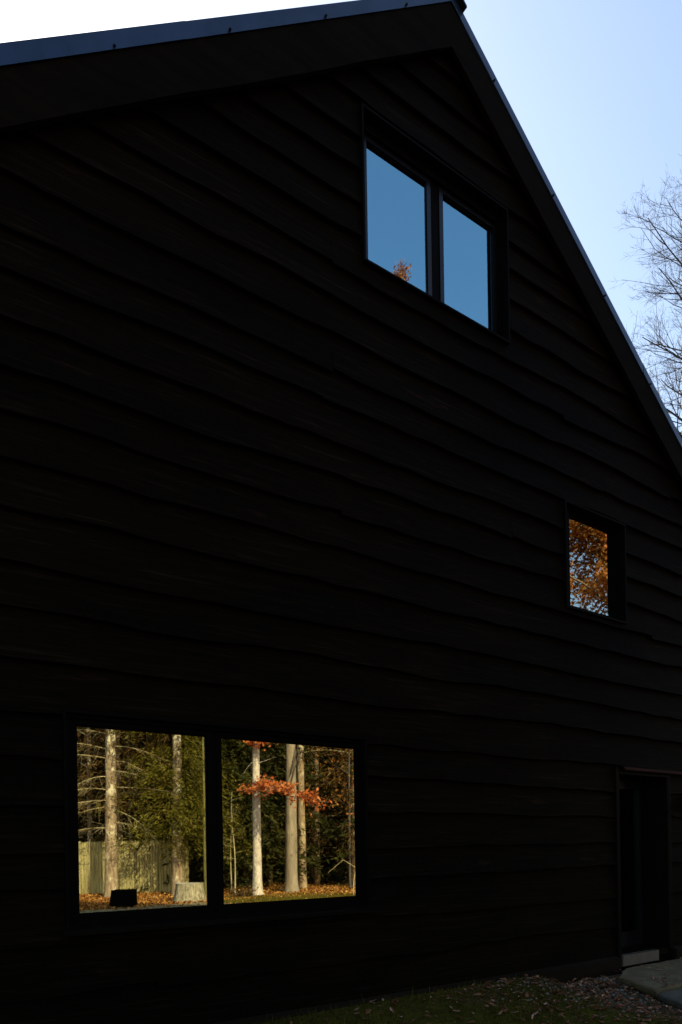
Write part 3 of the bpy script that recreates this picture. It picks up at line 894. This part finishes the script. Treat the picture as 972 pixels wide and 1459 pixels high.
# main spray: one long limb reaching out into the sun, hung with orange leaves
main = []
for i in range(26):
    g = .1+2.75*i/25
    main.append(p+Vector((.10*math.sin(i*.55)+.02*i*(i > 18), g, 3.58+.04 - .02*g - .075*g*g + .05*math.sin(i*.9))))
mb.tube(main, [.020-.0006*i for i in range(26)], 5, 0, False)
left = [on(Q, 3.35), on(Q, 3.35)-side*.3+toward*.3+Vector((0,0,.08)), on(Q, 3.35)-side*.62+toward*.5+Vector((0,0,.08))]
mb.tube(left, [.014,.01,.004], 5, 0, False)
lefts = [left[1].lerp(left[2], t) for t in (0,.4,.8)]
for i, q in enumerate(main+lefts):
    for k in range(5 if i < 26 else 3):
        dd = Vector((random.uniform(-1,1), random.uniform(-.3,.9), random.uniform(-.35,.35))).normalized()
        l = random.uniform(.18,.48); e_ = q+dd*l
        mb.tube([q, e_], [.005,.002], 3, 0, False)
        for m_ in range(11):
            t = random.random(); c = q.lerp(e_, t)
            Lp.append((c.x+random.gauss(0,.06), c.y+random.gauss(0,.07), c.z+random.gauss(0,.06)))
# upper clump at the head of the pane
for (uu, zz, rr, nn) in ((-.30, 5.0, .36, 520), (.25, 5.06, .24, 240), (.7, 5.3, .4, 300), (-.7,5.4,.4,300)):
    q0 = p+side*uu+toward*.8; q0.z = zz
    st_ = on(Q, zz+.5); mb.tube([st_, q0], [.02,.006], 5, 0, False)
    for _ in range(nn): Lp.append((q0.x+random.gauss(0,rr*.5), q0.y+random.gauss(0,rr*.5), q0.z+random.gauss(0,rr*.3)))
# bare stubs on the trunk
for z, sgn, L, up_ in ((4.45,-1,.6,-.9),(4.3,1,.7,.25)):
    limb(mb, on(Q, z), side*sgn+Vector((0,.2,up_)), L, .011, -.1 if sgn > 0 else .2, twigs=2, tw=.2)
for z in np.linspace(6, 14.5, 16):
    a = random.uniform(0,6.28); pts = limb(mb, on(Q, z), (math.cos(a), math.sin(a), .5), 2.4*(1-(z-6)/14), .03, .1, twigs=8, tw=.6)
    for q in pts[2:]:
        for _ in range(26): Lp.append((q.x+random.gauss(0,.35), q.y+random.gauss(0,.35), q.z+random.gauss(0,.2)))
mb.build('limb', M['bark_white'], beech, smooth=True)
leaf_obj('orange_leaves', np.array(Lp), .105, M['orange'], beech, .58)

# -- big grey trunk and the mottled one behind it
def plain_tree(name, px, zc, h, r, mat, label, lean=0., flare=.3, z0=6.5, L0=2.4, nl=14, leafmat=None, leafn=40, twigs=6, limbmat=None, group=None, rough=.025):
    p = at(px, zc, -.03)
    root = empty(name, p, label, 'tree', group)
    t_, Q, rad = trunk_obj(root, p, h, r, mat, lean=(side.x*lean, side.y*lean), flare=flare, rough=rough)
    mb = MB(); LL = []
    for z in np.linspace(z0, h*.96, nl):
        a = random.uniform(0,6.28); t = (z-z0)/(h-z0)
        pts = limb(mb, on(Q, z), (math.cos(a), math.sin(a), .55), L0*(1-.7*t), r*.22*(1-.6*t)+.006, .15, twigs=twigs, tw=.6)
        for q in pts[2:]:
            for _ in range(leafn): LL.append((q.x+random.gauss(0,.4), q.y+random.gauss(0,.4), q.z+random.gauss(0,.25)))
    mb.build('limb', limbmat or mat, root, smooth=True)
    if leafmat and LL: leaf_obj('crown', np.array(LL), .085, leafmat, root, .5)
    return root, Q
g_, Q = plain_tree('oak_tree', 413.5, 23.8, 18, .215, M['bark_grey'], 'thick smooth grey trunk standing right of the white beech', lean=.006, flare=.42, leafmat=M['oakleaf'])
mb = MB()
for z, sgn in ((5.1, 1), (4.75, 1)):
    a = on(Q, z-1.1)+Vector((0,.3,0))-side*.16; mb.tube([a, a+side*.12+Vector((0,.02,.5)), a+side*.34+Vector((0,.05,1.3))], [.018,.02,.024], 5, 0, False)
mb.build('dark_vine', M['bark_dark'], g_)
plain_tree('mottled_tree', 429.5, 25.8, 17, .155, M['bark_brown'], 'mottled tan trunk close behind the thick grey trunk', flare=.15, leafmat=M['needle'], z0=6)
plain_tree('dim_tree', 444, 29.5, 16, .15, M['bark_brown'], 'dim brown trunk in the shade right of the mottled trunk', flare=.15, leafmat=M['needle'], z0=4.2, L0=2.8, leafn=60)
plain_tree('dim_tree', 347, 29.0, 16, .18, M['bark_grey'], 'dim grey brown trunk just left behind the white beech', flare=.25, leafmat=M['needle'], z0=3.4, L0=2.8, leafn=60)
for px, zc, r, lb in ((128, 28.5, .13, 'leftmost tan trunk rising behind the fence'), (186, 28.0, .085, 'thin tan trunk rising behind the fence right of the pine'), (213, 28.4, .085, 'thin brown trunk rising behind the fence left of the olive evergreen')):
    plain_tree('thin_pine', px, zc, 14, r, M['bark_pine'], lb, z0=2.2, L0=2.0, nl=26, leafmat=M['brown_spray'], leafn=16, twigs=10, limbmat=M['deadtwig'], group='thin trunks behind the fence')

# -- saplings and a low shrub in front of the dark wood
for px, zc, h, lb in ((328.5, 22.8, 2.9, 'shorter left sapling of the pair left of the white beech'), (333, 22.6, 3.4, 'taller right sapling of the pair left of the white beech')):
    p = at(px, zc, -.02); root = empty('sapling', p, lb, 'sapling', 'saplings left of the beech')
    t_, Q, rad = trunk_obj(root, p, h, .024, M['deadtwig'], flare=.2, wob=.08)
    mb = MB(); LL = []
    for z in np.linspace(h*.35, h*.97, 12):
        a = random.uniform(0,6.28); pts = limb(mb, on(Q, z), (math.cos(a), math.sin(a), .4), .5, .006, .2, n=5, twigs=3, tw=.2, sides=4)
        for q in pts[2:]:
            for _ in range(7): LL.append((q.x+random.gauss(0,.07), q.y+random.gauss(0,.07), q.z+random.gauss(0,.07)))
    mb.build('limb', M['deadtwig'], root); leaf_obj('leaves', np.array(LL), .085, M['needle_warm'], root, .5)
p = at(341, 21.6, -.02); root = empty('shrub', p, 'low dark twiggy shrub at the foot of the white beech', 'shrub')
mb = MB(); LL = []
for k in range(34):
    a = random.uniform(0,6.28); pts = limb(mb, p+Vector((random.gauss(0,.12),random.gauss(0,.12),0)), (math.cos(a)*.8, math.sin(a)*.8, 1), random.uniform(.25,.5), .008, .3, n=4, twigs=3, tw=.15, sides=4)
    for q in pts[1:]:
        for _ in range(3): LL.append((q.x+random.gauss(0,.05), q.y+random.gauss(0,.05), q.z+random.gauss(0,.04)))
mb.build('stems', M['bark_dark'], root); leaf_obj('leaves', np.array(LL), .07, M['brown_spray'], root, .6)
p = at(501, 21.6, -.02); root = empty('bent_sapling', p, 'thin bent bare sapling at the right end of the lower window view', 'sapling')
mb = MB(); mb.tube([p, p+Vector((0,0,.5))+side*.02, p+Vector((0,0,1.0))+side*.12], [.02,.017,.012], 6, 0, False)
q = p+Vector((0,0,.5))
mb.tube([p+Vector((0,0,.9))+side*.1, p+Vector((0,.1,1.15))-side*.35, p+Vector((0,.1,.75))-side*.85], [.013,.01,.005], 5, 0, False)
mb.tube([p+Vector((0,0,1.0))+side*.12, p+Vector((0,.1,1.9))+side*.3, p+Vector((0,.1,3.0))+side*.5], [.012,.009,.004], 5, 0, False)
mb.build('stem', M['deadtwig'], root, smooth=True)
LL = [(p.x+side.x*s+random.gauss(0,.2), p.y+side.y*s+random.gauss(0,.2), z) for s, z in ((random.gauss(.25,.3), random.gauss(3.0,.45)) for _ in range(140))]
leaf_obj('leaves', np.array(LL), .10, M['oakleaf'], root, .6)

# -- small rusty understory tree at the right edge of the pane
r_, Q = plain_tree('rusty_tree', 497, 25.5, 8.5, .05, M['bark_dark'], 'small rusty leaved tree at the right edge of the wood', z0=3.0, L0=1.3, nl=18, leafmat=M['oakleaf'], leafn=9, twigs=5)

# -- evergreens that close the wood: three kinds, each tree its own thing
protos = []
for kind, (H, z0, L0, mat, per, cl, gp) in enumerate(((15, 1.2, 2.9, 'needle', .19, 5, .12), (13, .6, 2.5, 'needle', .19, 5, .15), (14, 1.6, 2.7, 'brown_spray', .24, 4, .3))):
    root = empty('woodland_tree', (0,0,0), '', '')
    mb = MB(); P = trunk_path(Vector((0,0,-.05)), H, (0,0), .08, 12); mb.tube(P, [.15*(1-.85*i/12) for i in range(13)], 9, .03)
    mb.build('trunk', M['bark_dark'] if kind < 2 else M['bark_brown'], root, smooth=True)
    C, Dv = conifer_points(H, z0, L0, whorl=.44, nb=7, per=per, cl=cl, gap=gp)
    C = np.repeat(C, 2, 0) + rng.normal(scale=.10, size=(2*len(C),3)); Dv = np.repeat(Dv, 2, 0)
    leaf_obj('crown', C, .27 if kind < 2 else .17, M[mat], root, .26 if kind < 2 else .2, Dv, .55)
    mb = MB()
    for z in np.linspace(z0, H*.9, 26):
        a = random.uniform(0,6.28); limb(mb, (0,0,z), (math.cos(a), math.sin(a), .15), L0*(1-.75*(z/H)), .018, .45, twigs=4, tw=.5, sides=4)
    mb.build('limb', M['deadtwig'] if kind == 2 else M['bark_dark'], root)
    protos.append(root)
lab = ['dense dark evergreen in the wood behind the trunks', 'shorter full skirted evergreen in the wood behind the trunks', 'brown twiggy half bare conifer in the wood behind the trunks']
used = [0,0,0]
spots = []
r2 = random.Random(5)
for row, (zc, step) in enumerate(((27.5, 46), (31, 34), (35.5, 32), (41, 26), (48, 20))):
    px = 40 + row*9
    while px < 560:
        spots.append((px+r2.uniform(-8,8), zc+r2.uniform(-1.2,1.2))); px += step
for px, zc in spots:
    if zc < 29 and (px < 150 or 395 < px < 435): continue
    kind = r2.choice((0,1,2,2)) if px < 230 else r2.choice((0,0,1,1,2))
    o = protos[kind] if not used[kind] else copy_tree(protos[kind])
    used[kind] = 1
    q = at(px, zc, -.05); o.location = q; o.rotation_euler = (0,0,r2.uniform(0,6.28)); sc = r2.uniform(.85,1.15); o.scale = (sc,sc,sc)
    tag(o, lab[kind], 'tree', 'evergreens closing the wood')
# far wood as one mass
C = []
for k in range(9000):
    px = random.uniform(0, 640); zc = random.uniform(56, 64); q = at(px, zc)
    h = 11+3*math.sin(px*.09)+2*math.sin(px*.31)
    C.append((q.x, q.y, random.uniform(0, h)))
tag(leaf_obj('far_wood', np.array(C), 1.5, M['needle'], aspect=.8), 'dark far wood seen between the trunks', 'wood', kind='stuff')

# -- big rusty oak whose crown fills the small window
p = at(886, 27.0, 0.)
oakt = empty('autumn_oak', p, 'big oak in rusty orange leaf mirrored in the small side window', 'tree')
t_, Q, rad = trunk_obj(oakt, p, 17, .30, M['bark_grey'], flare=.4)
mb = MB(); LL = []
for k in range(84):
    z = random.uniform(3.8, 16.5); a = random.uniform(0,6.28); L = random.uniform(2.6, 5.2)*(1-.35*(z-5)/12)
    pts = limb(mb, on(Q, z), (math.cos(a), math.sin(a), random.uniform(.2,.8)), L, .065, .1, n=8, twigs=9, tw=1.0)
    for q in pts[2:]:
        for c in range(5):
            cc = q+Vector((random.gauss(0,.38), random.gauss(0,.38), random.gauss(0,.3)))
            for _ in range(19): LL.append((cc.x+random.gauss(0,.17), cc.y+random.gauss(0,.17), cc.z+random.gauss(0,.14)))
mb.build('limb', M['bark_grey'], oakt, smooth=True)
leaf_obj('crown', np.array(LL), .15, M['oakleaf'], oakt, .6)

# -- tall tree whose orange tip shows in the upper window
p = at(580, 28.0, 0.)
tall = empty('tall_tree', p, 'very tall slim tree with an orange tip mirrored low in the upper window', 'tree')
HT = EYE+ (1207-375)/985*28.0
t_, Q, rad = trunk_obj(tall, p, HT-.3, .26, M['bark_brown'], flare=.3, top=.04)
mb = MB(); LL = []
for z in np.linspace(9, HT-.4, 60):
    a = random.uniform(0,6.28); L = .18+2.0*((HT-z)/(HT-9))**.95
    pts = limb(mb, on(Q, z), (math.cos(a), math.sin(a), .9), L, .02, -.1, n=5, twigs=7, tw=.5, sides=4)
    for q in pts[1:]:
        for _ in range(30): LL.append((q.x+random.gauss(0,.16), q.y+random.gauss(0,.16), q.z+random.gauss(0,.18)))
mb.build('limb', M['bark_brown'], tall); leaf_obj('crown', np.array(LL), .11, M['orange'], tall, .6)

# ------------------------------------------------------------------ bare trees beyond the right end of the house
def straight(px, zc, z=0.):
    P = Vector((0,-D,0)) + (fw*FPX + r0*(px-486.))*(zc/FPX); return Vector((P.x, P.y, z))
def bare_tree(name, px, zc, H, label, seed, leafz=None, spread=1.0):
    rr = random.Random(seed); p = straight(px, zc, -.1)
    root = empty(name, p, label, 'tree')
    tb, lb = MB(), MB(); tips = []
    def grow(mbx, a, d, L, r, lvl):
        n = 7 if lvl < 2 else 5
        pts = [a.copy()]; rad = [r]; q = a.copy(); d = d.normalized()
        ends = r*.35 if lvl else r*.25
        for i in range(n):
            d = (d+Vector((rr.gauss(0,.09), rr.gauss(0,.09), rr.gauss(.03,.07)))*(.6 if lvl == 0 else 1.)).normalized()
            q = q+d*(L/n); pts.append(q.copy()); rad.append(r+(ends-r)*(i+1)/n)
        mbx.tube(pts, rad, 10 if lvl == 0 else (6 if lvl == 1 else (4 if lvl < 3 else 3)), 0, False)
        if lvl >= 2: tips.extend(pts[2:])
        if lvl >= 4: return
        kids = (54, 10, 7, 3)[lvl]
        for k in range(kids):
            t = rr.uniform(.42 if lvl == 0 else .2, .98); i = min(n-1, int(t*n)); b = pts[i].lerp(pts[i+1], t*n-i)
            ax = (pts[i+1]-pts[i]).normalized()
            az = rr.uniform(0, 6.28)
            o1 = ax.orthogonal().normalized(); o2 = ax.cross(o1)
            out = o1*math.cos(az)+o2*math.sin(az)
            if lvl == 0:
                ang = R(rr.uniform(42, 84))*(1.15-.55*t); Lk = H*.30*(1.2-.75*t)*spread*rr.uniform(.75,1.15)
            else:
                ang = R(rr.uniform(25, 58)); Lk = L*rr.uniform(.32,.6)*(1.1-.4*t)
            nd = ax*math.cos(ang)+out*math.sin(ang)
            if lvl >= 1: nd += Vector((0,0,.10))
            grow(lb, b, nd, Lk, max(.0046, rad[i]*(.44 if lvl == 0 else .50)), lvl+1)
    grow(tb, p, Vector((0,0,1)), H, H*.0085, 0)
    tb.build('trunk', M['twig_bare'], root, smooth=True); lb.build('limb', M['twig_bare'], root, smooth=True)
    if leafz:
        LL = [(q.x+rr.gauss(0,.12), q.y+rr.gauss(0,.12), q.z+rr.gauss(0,.12)) for q in tips if q.z < leafz+rr.gauss(0,.8) for _ in range(2) if rr.random() < .55]
        leaf_obj('leaves', np.array(LL), .12, M['oakleaf'], root, .6)
    return root
bare_tree('bare_tree', 1098, 27.0, 27.6, 'leafless grey tree with fine upswept twigs beyond the right roof edge', 21)
bare_tree('half_bare_tree', 1035, 34.0, 21.5, 'shorter tree with a few brown leaves low beyond the right roof edge', 33, leafz=21, spread=.85)
